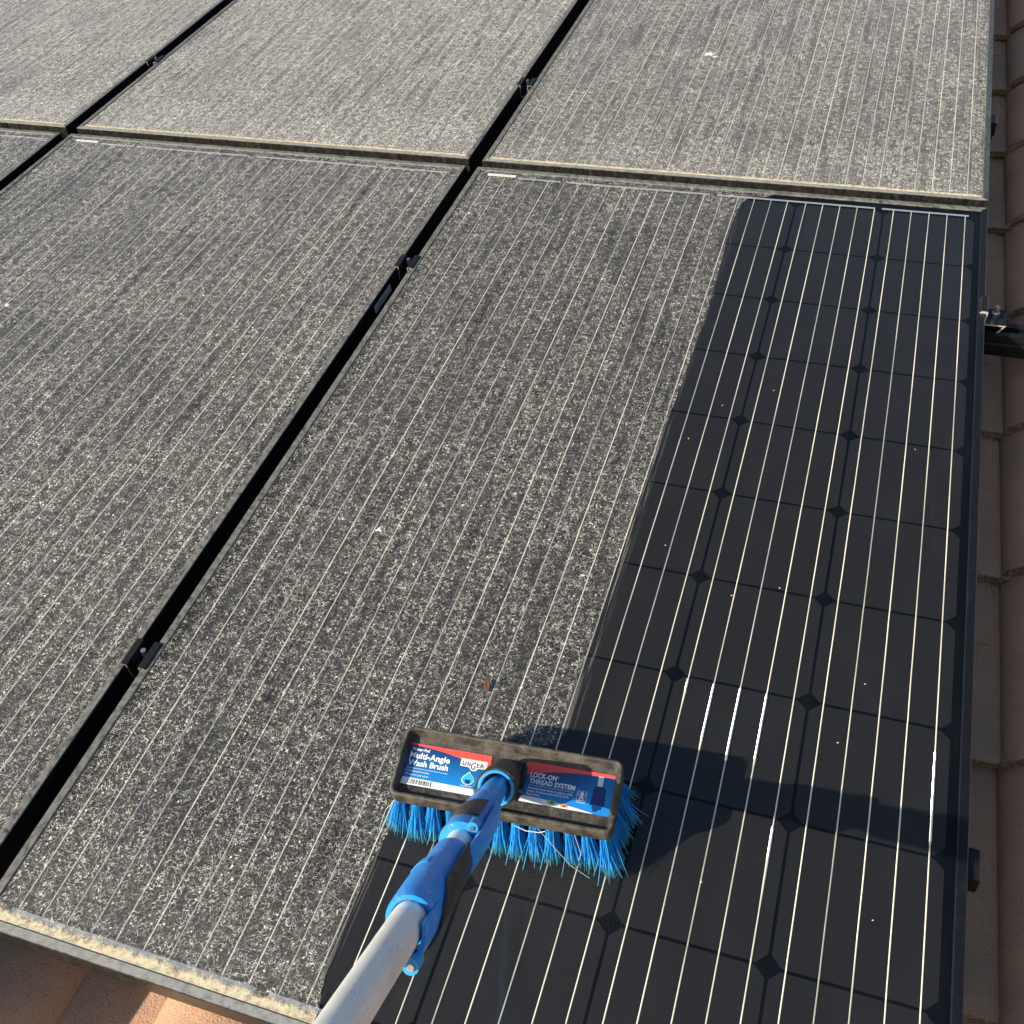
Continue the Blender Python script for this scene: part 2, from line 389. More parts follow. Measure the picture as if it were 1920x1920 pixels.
def tile_mesh(seed):
    rng = random.Random(seed)
    xs = [0.0, 0.004, 0.010, 0.020, 0.032, 0.048, 0.068, 0.090, 0.112, 0.132, 0.150, 0.163, 0.173, 0.180, 0.1815, 0.195, 0.22, 0.25, 0.275, 0.289, 0.300]
    def prof(x):
        if x <= ROLL:
            t = x / ROLL
            return 0.006 + RH * math.sin(math.pi * min(1, t)) ** 0.72 * (1 - 0.12 * t)
        if x < 0.182: return 0.0
        return -0.002 * math.sin(math.pi * min(1, (x - 0.182) / 0.107))
    ys = [0.0, 0.0035, 0.012, 0.12, 0.25, TL]
    TH = 0.015
    v = []; nx = len(xs)
    jit = [rng.uniform(-0.0012, 0.0012) for _ in xs]
    for j, y in enumerate(ys):
        for i, x in enumerate(xs):
            zz = prof(x) + 0.021 * (1 - y / TG)
            if j == 0: zz -= 0.0015 + abs(jit[i])*.6
            yy = y + (jit[i] if j == 0 else jit[i] * 0.7 if j == 1 else 0)
            v.append((x, yy, zz))
    b = len(v)
    for y in (0.001, TL):
        for i, x in enumerate(xs):
            v.append((x, y + (jit[i] if y < 0.1 else 0), prof(x) + 0.021 * (1 - y / TG) - TH))
    f = []
    for j in range(len(ys) - 1):
        for i in range(nx - 1):
            f.append((j*nx+i, j*nx+i+1, (j+1)*nx+i+1, (j+1)*nx+i))
    for i in range(nx - 1):
        f.append((b+i, b+i+1, i+1, i))
        f.append((b+nx+i+1, b+nx+i, b+i, b+i+1)[::-1])
    f.append((0, nx, 2*nx, 3*nx, 4*nx, 5*nx, b+nx, b))
    if seed % 3 != 2:                        # moulded lock strip left in the channel, next to the roll
        y0 = 0.195 + 0.03 * (seed % 2); y1 = TG + 0.03; b2 = len(v)
        for yy in (y0, y0 + 0.004, y1):
            for xx, dz in ((0.252, 0.0), (0.254, 0.0035 if yy > y0 else 0.0022), (0.276, 0.0035 if yy > y0 else 0.0022), (0.278, 0.0)):
                v.append((xx + (0.004 if yy == y0 and xx < 0.26 else 0), yy, prof(xx) + 0.021 * (1 - yy / TG) + dz))
        for j in range(2):
            for i in range(3): f.append((b2+j*4+i, b2+j*4+i+1, b2+(j+1)*4+i+1, b2+(j+1)*4+i))
        f.append((b2+3, b2+2, b2+1, b2))
    m = mesh('tile', v, f, [M['tile']])
    auto_smooth(m, 32)
    return m
tmeshes = [tile_mesh(s) for s in range(6)]
FOOT = 1.052                                # left foot of the roll seen right of the panels
rng = random.Random(3)
for j in range(-4, 12):
    y = 0.243 + j * TG
    for i in range(-12, 5):
        x = FOOT + i * TW
        o = obj('tile', tmeshes[rng.randrange(6)], roof, (x + rng.uniform(-.0015, .0015), y + rng.uniform(-.004, .004), PAN - 0.012 + rng.uniform(-.0015, .0015)), (0, 0, rng.uniform(-.004, .004)))

# ------------------------------------------------------------------ solar panels
W_, H_ = 0.992, 1.650
CP = 0.15875
MX, MY = (W_ - 6 * CP) / 2, (H_ - 10 * CP) / 2
FT, LIP, WALL = 0.035, 0.0115, 0.002
ZG, ZD, ZR, ZC, ZB = -0.0022, -0.0016, -0.0060, -0.0068, -0.0074

def frame_bar(L, mats, fm=None):
    """bar along +X from 0..L, outer face at y=0, lip towards +y, mitred ends"""
    pr = [(0.0, -FT), (0.0, -0.0010), (0.0010, 0.0), (LIP - 0.0014, 0.0), (LIP, -0.0012), (LIP, -0.0030), (WALL, -0.0030), (WALL, -FT)]
    v = []
    for e in (0, 1):
        for y, z in pr:
            x = y if e == 0 else L - y
            v.append((x, y, z))
    n = len(pr)
    f = [(i, (i+1) % n, n+(i+1) % n, n+i) for i in range(n)]
    f = [q[::-1] for q in f]
    f += [tuple(range(n)), tuple(range(2*n-1, n-1, -1))]
    return mesh('frame_bar', v, f, mats, False, fm if len(mats) > 1 else None)

CS = 0.1553; CC = 0.0105
h = CS / 2
cell_m = mesh('cell', [(-h+CC, -h, 0), (h-CC, -h, 0), (h, -h+CC, 0), (h, h-CC, 0), (h-CC, h, 0), (-h+CC, h, 0), (-h, h-CC, 0), (-h, -h+CC, 0)],
              [tuple(range(8))], [M['cell']])

def ribbon_mesh(seed, glint=None):
    """half-round tinned wire up the whole panel; it steps down between cells"""
    rng = random.Random(seed)
    pts = []
    y0 = MY - 0.012; y1 = H_ - MY + 0.006
    pts.append((y0, 0.0))
    for k in range(10):
        b = MY + k * CP
        bow = rng.uniform(-0.00008, 0.00010)
        pts += [(b - 0.0015, -0.0004), (b + 0.0035, 0.00012), (b + 0.012, 0.0), (b + CP*0.35, bow), (b + CP*0.7, bow*0.5), (b + CP - 0.012, 0.0), (b + CP - 0.005, 0.00012)]
    if glint:
        g0, g1 = glint
        pts = [p for p in pts if not g0 <= p[0] <= g1]
        y = g0
        while y < g1:                      # short ramps shaped to flash the sun at the camera
            pts.append((y, 0.0)); dy = rng.uniform(0.00052, 0.00068)
            pts.append((y + dy, dy * rng.uniform(0.70, 0.88))); y += dy + 0.00007
    pts.append((y1, 0.0))
    pts.sort()
    hw, hh = 0.00078, 0.00062
    pr = [(-hw, 0), (-hw*0.80, hh*0.62), (-hw*0.35, hh*0.95), (hw*0.35, hh*0.95), (hw*0.80, hh*0.62), (hw, 0)]
    n = len(pr); v = []; f = []
    wob = 0
    for j, (y, z) in enumerate(pts):
        wob = rng.uniform(-0.00012, 0.00012) if not glint else 0.0
        wide = 1.9 if glint and glint[0] <= y <= glint[1] else 1.0  # wire widened here to stand in for the glare around the glint
        for px, pz in pr: v.append((px * wide + wob, y, pz * wide + z))
        if j:
            for i in range(n - 1): f.append(((j-1)*n+i, (j-1)*n+i+1, j*n+i+1, j*n+i))
    k_ = [1 if glint and glint[0] <= pts[q // (n-1)][0] < glint[1] else 0 for q in range(len(f))]
    m = mesh('ribbon', v, f, [M['ribbon'], M['glint_metal']], smooth=not glint, fmat=k_)
    return m
rib_m = [ribbon_mesh(s) for s in range(4)]

def sheet(poly, z, mat_, name):
    return mesh(name, [(x, y, z) for x, y in poly], [tuple(range(len(poly)))], [mat_])

def edge_noise(p, q, n, amp, rng):
    out = []
    for i in range(n):
        t = i / n
        out.append((p[0] + (q[0]-p[0])*t + (rng.uniform(-amp, amp) if i else 0), p[1] + (q[1]-p[1])*t))
    return out

def dust_poly(kind):
    e = LIP - 0.0002
    if kind == 'full':
        return [(e, e), (W_ - e, e), (W_ - e, H_ - e), (e, H_ - e)]
    rng = random.Random(5)
    poly = [(e, e)]
    pts = [(0.404, e), (0.399, 0.034), (0.390, 0.07), (0.389, 0.12), (0.392, 0.185), (0.400, 0.26), (0.470, 0.345), (0.541, 0.372), (0.543, 0.44), (0.545, 0.60), (0.547, 0.85), (0.553, 1.05), (0.556, 1.28), (0.548, 1.50), (0.551, 1.575), (0.556, 1.600), (0.565, 1.615), (0.574, 1.621), (0.600, 1.626)]
    for p, q in zip(pts, pts[1:]):
        poly += edge_noise(p, q, max(2, int(math.hypot(q[0]-p[0], q[1]-p[1]) / 0.0035)), 0.0011, rng)
    poly += [(0.610, H_ - e), (e, H_ - e)]
    return poly

def bank_mesh(x0, x1, seed, wid=0.0145):
    """low ridge of caked dust along the bottom lip of the frame"""
    rng = random.Random(seed)
    n = int((x1 - x0) / 0.004); v = []; f = []
    ph = [rng.uniform(0, 9) for _ in range(4)]
    for i in range(n + 1):
        x = x0 + (x1 - x0) * i / n
        wd = wid * (1 + 0.13 * math.sin(x*31+ph[0]) + 0.10 * math.sin(x*83+ph[1])) + rng.uniform(-0.0009, 0.0009)
        hh = 0.0006 + 0.0002 * math.sin(x*47+ph[2]) + rng.uniform(-0.0001, 0.0001)
        for t, q in ((-0.001, 0.0008), (0.18, 1.0), (0.45, 0.95), (0.75, 0.55), (1.0, 0.0)):
            v.append((x, LIP + wd * t, ZD + hh * q if t > 0 else -0.0004))
    for i in range(n):
        for k in range(4):
            f.append((i*5+k, (i+1)*5+k, (i+1)*5+k+1, i*5+k+1))
    return mesh('dust_bank', v, f, [M['bank']], smooth=True)

bars = {}
def bar(L, key):
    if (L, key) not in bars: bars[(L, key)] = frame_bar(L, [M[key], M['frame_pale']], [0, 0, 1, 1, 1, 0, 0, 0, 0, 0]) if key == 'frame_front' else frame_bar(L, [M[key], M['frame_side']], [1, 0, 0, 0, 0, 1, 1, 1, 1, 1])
    return bars[(L, key)]
back_m = mesh('backsheet', [(WALL+.0005, WALL+.0005, ZB), (W_-WALL-.0005, WALL+.0005, ZB), (W_-WALL-.0005, H_-WALL-.0005, ZB), (WALL+.0005, H_-WALL-.0005, ZB)], [(0, 1, 2, 3)], [M['backsheet']])
e = LIP - 0.0008
glass_m = mesh('glass', [(e, e, ZG), (W_-e, e, ZG), (W_-e, H_-e, ZG), (e, H_-e, ZG)], [(0, 1, 2, 3)], [M['glass']])
def strip_mesh(x0, x1):
    mb = MB(); mb.box((x0, -0.0026, 0), (x1, 0.0026, 0.0003)); return mb.build('connector_strip', [M['strip']])
top_spans = [(0.094, 0.186), (0.1975, 0.4885), (0.504, 0.797), (0.809, 0.961)]
bot_spans = [(0.030, 0.330), (0.345, 0.648), (0.663, 0.961)]
top_m = [strip_mesh(*s) for s in top_spans]; bot_m = [strip_mesh(*s) for s in bot_spans]
mb = MB(); mb.box((0, -0.0042, 0), (0.060, 0.0042, 0.0002)); stick_m = mb.build('barcode_sticker', [M['sticker']])
mb = MB(); x = 0.006
rng = random.Random(11)
while x < 0.052:
    ww = rng.choice([0.0006, 0.0010, 0.0015]); mb.box((x, -0.0022, 0.00022), (x + ww, 0.0016, 0.0003)); x += ww + rng.choice([0.0008, 0.0013])
code_m = mb.build('barcode', [M['label_grey']])
full_dust = {}

def panel(x, y, label, dust='dust', kind='full', fl='frame', frr='frame', seed=0, z=0.0, tilt=0.0, top='frame', bottom='frame_front'):
    t = obj('solar_panel', None, None, (x, y, z), (0, 0, tilt))
    t.empty_display_size = 0.1
    tag(t, label, 'solar panel', 'black framed solar panels laid in rows on the roof')
    obj('frame_bar', bar(W_, bottom), t)
    obj('frame_bar', bar(W_, top), t, (W_, H_, 0), (0, 0, math.pi))
    obj('frame_bar', bar(H_, fl), t, (0, H_, 0), (0, 0, -math.pi/2))
    obj('frame_bar', bar(H_, frr), t, (W_, 0, 0), (0, 0, math.pi/2))
    obj('backsheet', back_m, t)
    for r in range(10):
        for c in range(6):
            obj('cell', cell_m, t, (MX + (c + .5) * CP, MY + (r + .5) * CP, ZC))
    rg = random.Random(100 + seed)
    for c in range(6):
        for k in range(5):
            m = rib_m[rg.randrange(4)]
            if kind != 'full' and (c, k) in GLINT: m = GLINT[(c, k)]
            obj('ribbon', m, t, (MX + (c + .5) * CP + (k - 2) * 0.0312, 0, ZR - 0.0007))
    for s, m in zip(top_spans, top_m): obj('connector_strip', m, t, (0, H_ - 0.0245, ZR))
    for s, m in zip(bot_spans, bot_m): obj('connector_strip', m, t, (0, 0.0255, ZR))
    obj('glass', glass_m, t)
    if (kind, dust) not in full_dust:
        full_dust[(kind, dust)] = sheet(dust_poly(kind), ZD, M[dust], 'dust_film')
    obj('dust_film', full_dust[(kind, dust)], t)
    obj('dust_bank', bank_mesh(LIP + .001, W_ - LIP - .001 if kind == 'full' else 0.402, seed, 0.0190 if kind != 'full' else 0.0120), t)
    s = obj('barcode_sticker', stick_m, t, (0.032, H_ - 0.0265, ZD + 0.0004)); obj('barcode', code_m, s)
    return t

GLINT = {}
for kk, (c, k, amt) in enumerate([(4, 0, (.486, .502)), (4, 1, (.425, .503)), (4, 2, (.405, .505)), (4, 3, (.415, .504)), (5, 4, (.365, .475)), (4, 4, (.300, .338)), (3, 4, (.29, .315))]):
    GLINT[(c, k)] = ribbon_mesh(40 + kk, amt)
CX = W_ + 0.026
RY = H_ + 0.024
p_half = panel(0, 0, 'half-washed solar panel under the blue brush, dusty left side, shiny black right side', 'dust_half', 'half', 'frame', 'frame_clean', 1, top='frame')
p_ur = panel(0.001, RY, 'dusty solar panel with bright white lines beside the brown tiles, top right', 'dust_right', 'full', 'frame', 'frame_edge', 2)
p_ll = panel(-CX, 0, 'large dusty solar panel directly left of the half-washed panel', 'dust', 'full', 'frame', 'frame', 3)
p_ul = panel(-CX - 0.004, RY + 0.003, 'dusty solar panel at the top centre, above the large left panel', 'dust_sheen', 'full', 'frame', 'frame', 4)
p_fu = panel(-2*CX - 0.010, RY + 0.003, 'dusty grey solar panel filling the top left corner', 'dust_sheen', 'full', 'frame', 'frame', 5)
p_fl = panel(-2*CX - 0.004, 0, 'narrow corner of a dusty solar panel at the left edge of the picture', 'dust', 'full', 'frame', 'frame', 6)
p_lo = panel(-CX, -RY, 'dusty solar panel down the slope, casting its shadow across the sunlit tiles', 'dust', 'full', 'frame', 'frame', 7)

# dried bird-dropping splashes
def splat(seed, r):
    rg = random.Random(seed); v = [(0, 0, 0.0007)]; n = 26
    for i in range(n):
        a_ = 2*math.pi*i/n; q = r * (0.35 + 0.65 * rg.random() ** 2); v.append((q*math.cos(a_)*1.25, q*math.sin(a_), 0.0))
    return mesh('splash_stain', v, [(0, 1 + i, 1 + (i+1) % n) for i in range(n)], [M['splash']])
M['splash'] = plain('dried_splash', (0.66, 0.64, 0.58), 0.9, 0, 0.25, 500)
for par, x, y, r, sd in ((p_ur, 0.370, 0.575, 0.016, 1), (p_ur, 0.386, 0.562, 0.007, 2), (p_ll, 0.300, 1.010, 0.007, 3), (p_half, 0.205, 0.640, 0.006, 4)):
    obj('splash_stain', splat(sd, r), par, (x, y, ZD + 0.0003))

# printed sticker on the right-hand frame of the large left panel
mb = MB(); mb.box((W_, 1.155, -0.027), (W_ + 0.0004, 1.228, -0.012))
s = obj('frame_sticker', mb.build('frame_sticker', [M['label_silver']]), p_ll)
mb = MB(); mb.box((W_ + 0.0004, 1.165, -0.023), (W_ + 0.0006, 1.205, -0.016))
obj('printed_mark', mb.build('printed_mark', [M['label_grey']]), s)

# thin dirty-water residue drying on the washed glass: bristle lines and smears
a = Mat('wash_residue'); c = a.coord(False); xyz = a.sep(c)
ln = a.ss(a.noise2(a.scale(c, (1.0, 0.02, 1.0)), 420.0, 2.0, 0.6), 0.45, 0.75)
sm = a.ss(a.noise2(a.scale(c, (1.0, 0.35, 1.0)), 22.0, 3.0, 0.6), 0.42, 0.75)
gr = a.ss(a.noise2(c, 420.0, 1.0), 0.45, 0.70)
xe = a.ss(xyz[1], 0.30, 0.40, 0.388, 0.546)
dx = a.math('SUBTRACT', xyz[0], xe)
near = a.math('SUBTRACT', 1.0, a.ss(dx, 0.0, 0.016))
al = a.math('ADD', a.math('MULTIPLY', near, a.math('MULTIPLY', ln, 0.35)), a.math('MULTIPLY', a.math('MULTIPLY', sm, a.math('ADD', 0.25, a.math('MULTIPLY', ln, 0.6))), 0.012))
foot = a.math('MULTIPLY', a.ss(xyz[1], 0.11, 0.21), a.ss(xyz[1], 0.26, 0.24))
al = a.math('ADD', al, a.math('MULTIPLY', a.math('MULTIPLY', foot, a.ss(xyz[0], 0.72, 0.62)), a.math('MULTIPLY', gr, 0.025)))
d_ = a.n('BsdfDiffuse', Color=(0.50, 0.49, 0.45))
t_ = a.n('BsdfTransparent'); mx = a.n('MixShader'); a.set(mx.inputs[0], al)
a.nt.links.new(t_.outputs[0], mx.inputs[1]); a.nt.links.new(d_.outputs[0], mx.inputs[2])
M['residue'] = a.finish(mx.outputs[0])
poly = [p for p in dust_poly('half')[1:-2]]
poly = [(x + 0.0001, y) for x, y in poly] + [(0.61, H_ - LIP), (W_ - LIP, H_ - LIP), (W_ - LIP, LIP)]
obj('water_residue', sheet(poly, ZD - 0.0001, M['residue'], 'water_residue'), p_half)

# ------------------------------------------------------------------ mounting rails
def rail(x0, x1, y, label):
    pr = [(-.019, -.040), (.019, -.040), (.019, 0), (.007, 0), (.007, -.012), (-.007, -.012), (-.007, 0), (-.019, 0), (-.019, -.010), (-.0165, -.012), (-.0165, -.017), (-.019, -.019)]
    n = len(pr); v = [(xx, a_, b_) for xx in (x0, x1) for a_, b_ in pr]
    f = [(i, (i+1) % n, n+(i+1) % n, n+i)[::-1] for i in range(n)] + [tuple(range(n)), tuple(range(2*n-1, n-1, -1))]
    o = obj('mounting_rail', None, None, (0, y, -FT - 0.0005))
    tag(o, label, 'rail', 'black rails carrying the panels')
    obj('rail_body', mesh('rail_body', v, f, [M['black_alu']]), o)
    mb = MB()
    for i, xx in enumerate([-1.9, -1.0, 0.17, 0.75]):
        mb.box((xx - .015, -.012, -.0745 - .02), (xx + .015, .012, -.0402))
    obj('roof_hook', mb.build('roof_hook', [M['black_alu']]), o)
    return o
rail(-2.1, 1.003, 0.360, 'black rail end poking out low beside the washed panel')
rail(-2.1, 1.42, 1.330, 'long black rail running out over the tiles from under the washed panel')
rail(-2.1, 1.003, 2.020, 'black rail end under the dusty top right panel')

# ------------------------------------------------------------------ clamps
def extr(pr, y0, y1, mats, endk=0):
    n = len(pr); v = [(a_, yy, b_) for yy in (y0, y1) for a_, b_ in pr]
    f = [(i, (i+1) % n, n+(i+1) % n, n+i) for i in range(n)] + [tuple(range(n))[::-1], tuple(range(n, 2*n))]
    k = [0]*n + [endk, endk]
    m = mesh('bracket', v, f, mats, False, k)
    bm = bmesh.new(); bm.from_mesh(m); bmesh.ops.recalc_face_normals(bm, faces=bm.faces); bm.to_mesh(m); bm.free()
    return m
midpr = [(-.0180, .0006), (-.0105, .0006), (-.0105, -.026), (.0105, -.026), (.0105, .0006), (.0185, .0006), (.0185, .0024), (.0085, .0026), (.0085, -.0235), (-.0085, -.0235), (-.0085, .0022), (-.0180, .0020)]
M['dull_cut'] = plain('dull_cut_edge', (0.30, 0.29, 0.26), 0.5, 0.4, 0.3, 400)
mid_m = extr(midpr, -.021, .021, [M['black_alu'], M['dull_cut']], 1)
mb = MB(); mb.cyl((0, 0, -.0235), (0, 0, 1), .0062, .007, 6); mb.cyl((0, 0, -.0165), (0, 0, 1), .0036, .021, 14)
bolt_m = mb.build('bolt', [M['steel']]); auto_smooth(bolt_m)
def mid_clamp(x, y, label):
    t = obj('panel_clamp', None, None, (x, y, 0)); tag(t, label, 'clamp', 'clamps gripping the panel frames')
    obj('bracket', mid_m, t); obj('bolt', bolt_m, t, (0.002, 0.004, 0))
g0 = -0.013
mid_clamp(g0, 0.360, 'black clamp with silver bolt, lower one in gap left of the half-washed panel')
mid_clamp(g0, 1.285, 'black clamp with silver bolt above the white sticker in the long gap')
mid_clamp(g0 - .0045, 2.045, 'small clamp in the gap between the two dusty panels at top right')
mid_clamp(-CX - 0.020, 2.055, 'small clamp in the gap beside the top left corner panel')
endpr = [(-.010, .0006), (.0010, .0006), (.0010, -.0190), (.0340, -.0190), (.0270, -.0345), (.0240, -.0345), (.0300, -.0215), (-.0, -.0215), (.0010, -.0215)]
endpr = [(-.0100, .0006), (.0012, .0006), (.0012, -.0215), (.0315, -.0215), (.0235, -.0345), (.0268, -.0345), (.0362, -.0188), (.0040, -.0188), (.0040, .0030), (.0020, .0048), (-.0060, .0048)]
end_m = extr(endpr, -.022, .022, [M['black_alu'], M['bare_alu']], 1)
mb = MB(); mb.cyl((.019, 0.004, -.0188), (0, 0, 1), .0068, .006, 6); mb.cyl((.019, 0.004, -.0128), (0, 0, 1), .0038, .012, 14)
bolt2_m = mb.build('bolt', [M['steel']]); auto_smooth(bolt2_m)
t = obj('end_clamp', None, None, (W_ + .0006, 1.338, 0)); tag(t, 'end clamp with bright cut edge and bolt at the washed panel, on the long rail', 'clamp')
obj('bracket', end_m, t); obj('bolt', bolt2_m, t)
end2 = extr([(-.0, -.006), (.0105, -.006), (.0125, -.009), (.0125, -.0345), (0, -.0345)], -.017, .017, [M['black_alu'], M['bare_alu']], 0)
for yy, lab in ((0.352, 'small black end cap beside the washed panel, low on the right edge'), (2.015, 'small black end cap sticking out beside the dusty top right panel')):
    t = obj('rail_end_cover', None, None, (W_ + .0014, yy, 0)); tag(t, lab, 'clamp', 'caps at the rail ends'); obj('cap_body', end2, t)

# ------------------------------------------------------------------ the wash brush
brush = obj('wash_brush', None, None, (0.522, 0.274, 0), (0, 0, rad(4.2)))
tag(brush, 'blue bristled wash brush with black head and labels on a grey telescopic pole', 'brush')
BL, BW = 0.120, 0.0395

def rrect(hx, hy, r, n=7):
    out = []
    for cx, cy, a0 in ((hx-r, hy-r, 0), (-hx+r, hy-r, 90), (-hx+r, -hy+r, 180), (hx-r, -hy+r, 270)):
        for i in range(n):
            a_ = rad(a0 + 90 * i / (n-1)); out.append((cx + r*math.cos(a_), cy + r*math.sin(a_)))
    return out
def rimz(y):
    t = (y + BW) / (2*BW); t = min(1, max(0, t)); s_ = t*t*(3-2*t)
    return 0.0765 + 0.0105 * s_
def floorz(y):
    return 0.0675 + 3.0 * max(0, y + 0.024) ** 2 * (1 if y > -0.024 else 0)
rings = []
for inset, zf in ((0.004, lambda y: 0.0575), (0.001, lambda y: 0.0590), (0.0, lambda y: 0.0620), (0.0, lambda y: rimz(y) - 0.0020), (0.0008, lambda y: rimz(y) - 0.0005), (0.0022, lambda y: rimz(y)), (0.0040, lambda y: rimz(y) - 0.0005), (0.0048, lambda y: rimz(y) - 0.0022), (0.0080, lambda y: floorz(y) - 0.001)):
    rings.append([(x, y, zf(y)) for x, y in rrect(BL - inset, BW - inset, 0.0105 - inset)])
v = [p for r in rings for p in r]; n = len(rings[0]); f = []
for j in range(len(rings) - 1):
    for i in range(n): f.append((j*n+i, j*n+(i+1) % n, (j+1)*n+(i+1) % n, (j+1)*n+i))
f.append(tuple(range(n-1, -1, -1)))
b = len(v); NX, NY = 12, 14
for j in range(NY + 1):
    for i in range(NX + 1):
        x = -(BL - .0065) + 2*(BL - .0065) * i / NX; y = -(BW - .0065) + 2*(BW - .0065) * j / NY
        v.append((x, y, floorz(y)))
for j in range(NY):
    for i in range(NX): f.append((b+j*(NX+1)+i, b+j*(NX+1)+i+1, b+(j+1)*(NX+1)+i+1, b+(j+1)*(NX+1)+i))
bm_ = mesh('brush_block', v, f, [M['block']]); auto_smooth(bm_, 50)
block = obj('brush_block', bm_, brush)

# bristle tufts -----------------------------------------------------
def tuft_mesh(seed, nf=190, L=0.0605, spread=0.0065):
    rng = random.Random(seed); v = []; f = []
    for q in range(nf):
        a0 = rng.uniform(0, 2*math.pi); rr = 0.0050 * math.sqrt(rng.random())
        bx, by = rr*math.cos(a0), rr*math.sin(a0)
        sp = spread * (0.5 + 0.75 * rng.random()); wild = rng.random() < 0.07
        if wild: sp *= 2.0
        tx, ty = bx + sp * (bx / 0.0050) + rng.gauss(0, 0.0013), by + sp * (by / 0.0050) + rng.gauss(0, 0.0013)
        if wild: tx += rng.gauss(0, 0.006); ty += rng.gauss(0, 0.006)
        ln = L * rng.uniform(0.93, 1.02)
        r0 = rng.uniform(0.00046, 0.00066)
        ph = rng.uniform(0, 6.28)
        cv = rng.gauss(0, 0.0011)
        ns = 4
        for s_ in range(ns + 1):
            t = s_ / ns; q2 = t ** 1.5
            x = bx + (tx - bx) * q2 + cv * math.sin(t*math.pi) * math.cos(ph); y = by + (ty - by) * q2 + cv * math.sin(t*math.pi) * math.sin(ph)
            z = -ln * t
            r_ = r0 * (1.0 if s_ < ns else 0.7)
            for c_ in range(3):
                a_ = ph + c_ * 2.0944; v.append((x + r_*math.cos(a_), y + r_*math.sin(a_), z))
        b0 = len(v) - 3 * (ns + 1)
        for s_ in range(ns):
            for c_ in range(3): f.append((b0+s_*3+c_, b0+s_*3+(c_+1) % 3, b0+(s_+1)*3+(c_+1) % 3, b0+(s_+1)*3+c_))
        f.append((b0+ns*3, b0+ns*3+1, b0+ns*3+2))
    return mesh('bristle_tuft', v, f, [M['bristle']], smooth=True)
tufts = [tuft_mesh(s) for s in range(7)]
rng = random.Random(21)
cols = 13
for r, (y, ly) in enumerate(((-0.031, -0.14), (-0.011, -0.06), (0.011, 0.06), (0.031, 0.20))):
    for i in range(cols):
        x = -0.1095 + 0.219 * i / (cols - 1)
        t = 2 * i / (cols - 1) - 1
        lx = 0.09 * t + 0.06 * abs(t) ** 5 * (1 if t > 0 else -2.2)
        lx += rng.gauss(0, 0.035)
        lyy = ly + rng.gauss(0, 0.03)
        obj('bristle_tuft', tufts[rng.randrange(7)], brush, (x, y, 0.0605), (lyy, -lx, rng.uniform(0, 0)))
for y, lx, ly in ((-0.024, 0.12, -0.14), (-0.004, 0.17, -0.02), (0.016, 0.24, 0.02)):
    obj('bristle_tuft', tufts[rng.randrange(7)], brush, (0.1125, y, 0.0605), (ly, -lx, 0))
# a few stray hairs on the front
mb = MB()
def hair(pts, r=0.00030):
    for p, q in zip(pts, pts[1:]): 
        p, q = Vector(p), Vector(q); mb.cyl(p, q - p, r, (q - p).length, 5)
hair([(-.114, -.034, .058), (-.128, -.040, .038), (-.136, -.046, .014), (-.139, -.048, .003)])
hair([(.040, -.037, .058), (.060, -.047, .040), (.078, -.054, .020), (.098, -.057, .006)])
hair([(.080, -.037, .056), (.088, -.046, .034), (.086, -.050, .028)])
hair([(.018, -.0405, .0585), (.030, -.0425, .0560), (.044, -.0420, .0566), (.050, -.0405, .0585)], 0.0005)
hair([(.108, -.040, .03), (.124, -.044, .016), (.131, -.048, .002)])
obj('stray_hair', mb.build('stray_hair', [M['label_silver']]), brush)

# labels ------------------------------------------------------------
def lz(y, lift): return floorz(y) + 0.0009 + lift
def lsheet(poly_rows, mat_, lift, name, parent):
    """rows of (y, x0, x1) from top to bottom, laid on the trough"""
    v = []; f = []
    for y, xa, xb in poly_rows:
        for i in range(5): 
            x = xa + (xb - xa) * i / 4; v.append((x, y, lz(y, lift)))
    for j in range(len(poly_rows) - 1):
        for i in range(4): f.append((j*5+i, (j+1)*5+i, (j+1)*5+i+1, j*5+i+1))
    return obj(name, mesh(name, v, f, [M[mat_]]), parent)
def lband(xs, ytop, ybot, mat_, lift, name, parent, ny=6):
    """columns of x with upper and lower curves"""
    v = []; f = []
    for x in xs:
        for j in range(ny + 1):
            y = ytop(x) + (ybot(x) - ytop(x)) * j / ny; v.append((x, y, lz(y, lift)))
    for i in range(len(xs) - 1):
        for j in range(ny): f.append((i*(ny+1)+j, i*(ny+1)+j+1, (i+1)*(ny+1)+j+1, (i+1)*(ny+1)+j))
    return obj(name, mesh(name, v, f, [M[mat_]]), parent)
def lpoly(pts, mat_, lift, name, parent):
    v = [(x, y, lz(y, lift)) for x, y in pts]
    return obj(name, mesh(name, v, [tuple(range(len(v)))], [M[mat_]]), parent)
def ltext(txt, x, y, width, height, mat_, lift, parent, bold=0.0, shear=0.0):
    cu = bpy.data.curves.new('t', 'FONT'); cu.body = txt; cu.size = 1.0; cu.offset = bold; cu.shear = shear
    cu.resolution_u = 3; cu.space_character = 1.0 + bold * 1.2
    ob = bpy.data.objects.new('t', cu); C.objects.link(ob)
    dg = bpy.context.evaluated_depsgraph_get(); ev = ob.evaluated_get(dg); me = ev.to_mesh()
    co = [tuple(p.co) for p in me.vertices]; fa = [tuple(p.vertices) for p in me.polygons]
    ev.to_mesh_clear(); bpy.data.objects.remove(ob); bpy.data.curves.remove(cu)
    x0 = min(c_[0] for c_ in co); x1 = max(c_[0] for c_ in co); y0 = 0.0; y1 = 0.73
    v = []
    for p in co:
        X = x + (p[0] - x0) / (x1 - x0) * width; Y = y + (p[1] - y0) / (y1 - y0) * height
        v.append((X, Y, lz(Y, lift)))
    return obj('lettering', mesh('lettering', v, fa, [M[mat_]]), parent)
def lin(a_, b_, n): return [a_ + (b_ - a_) * i / n for i in range(n + 1)]

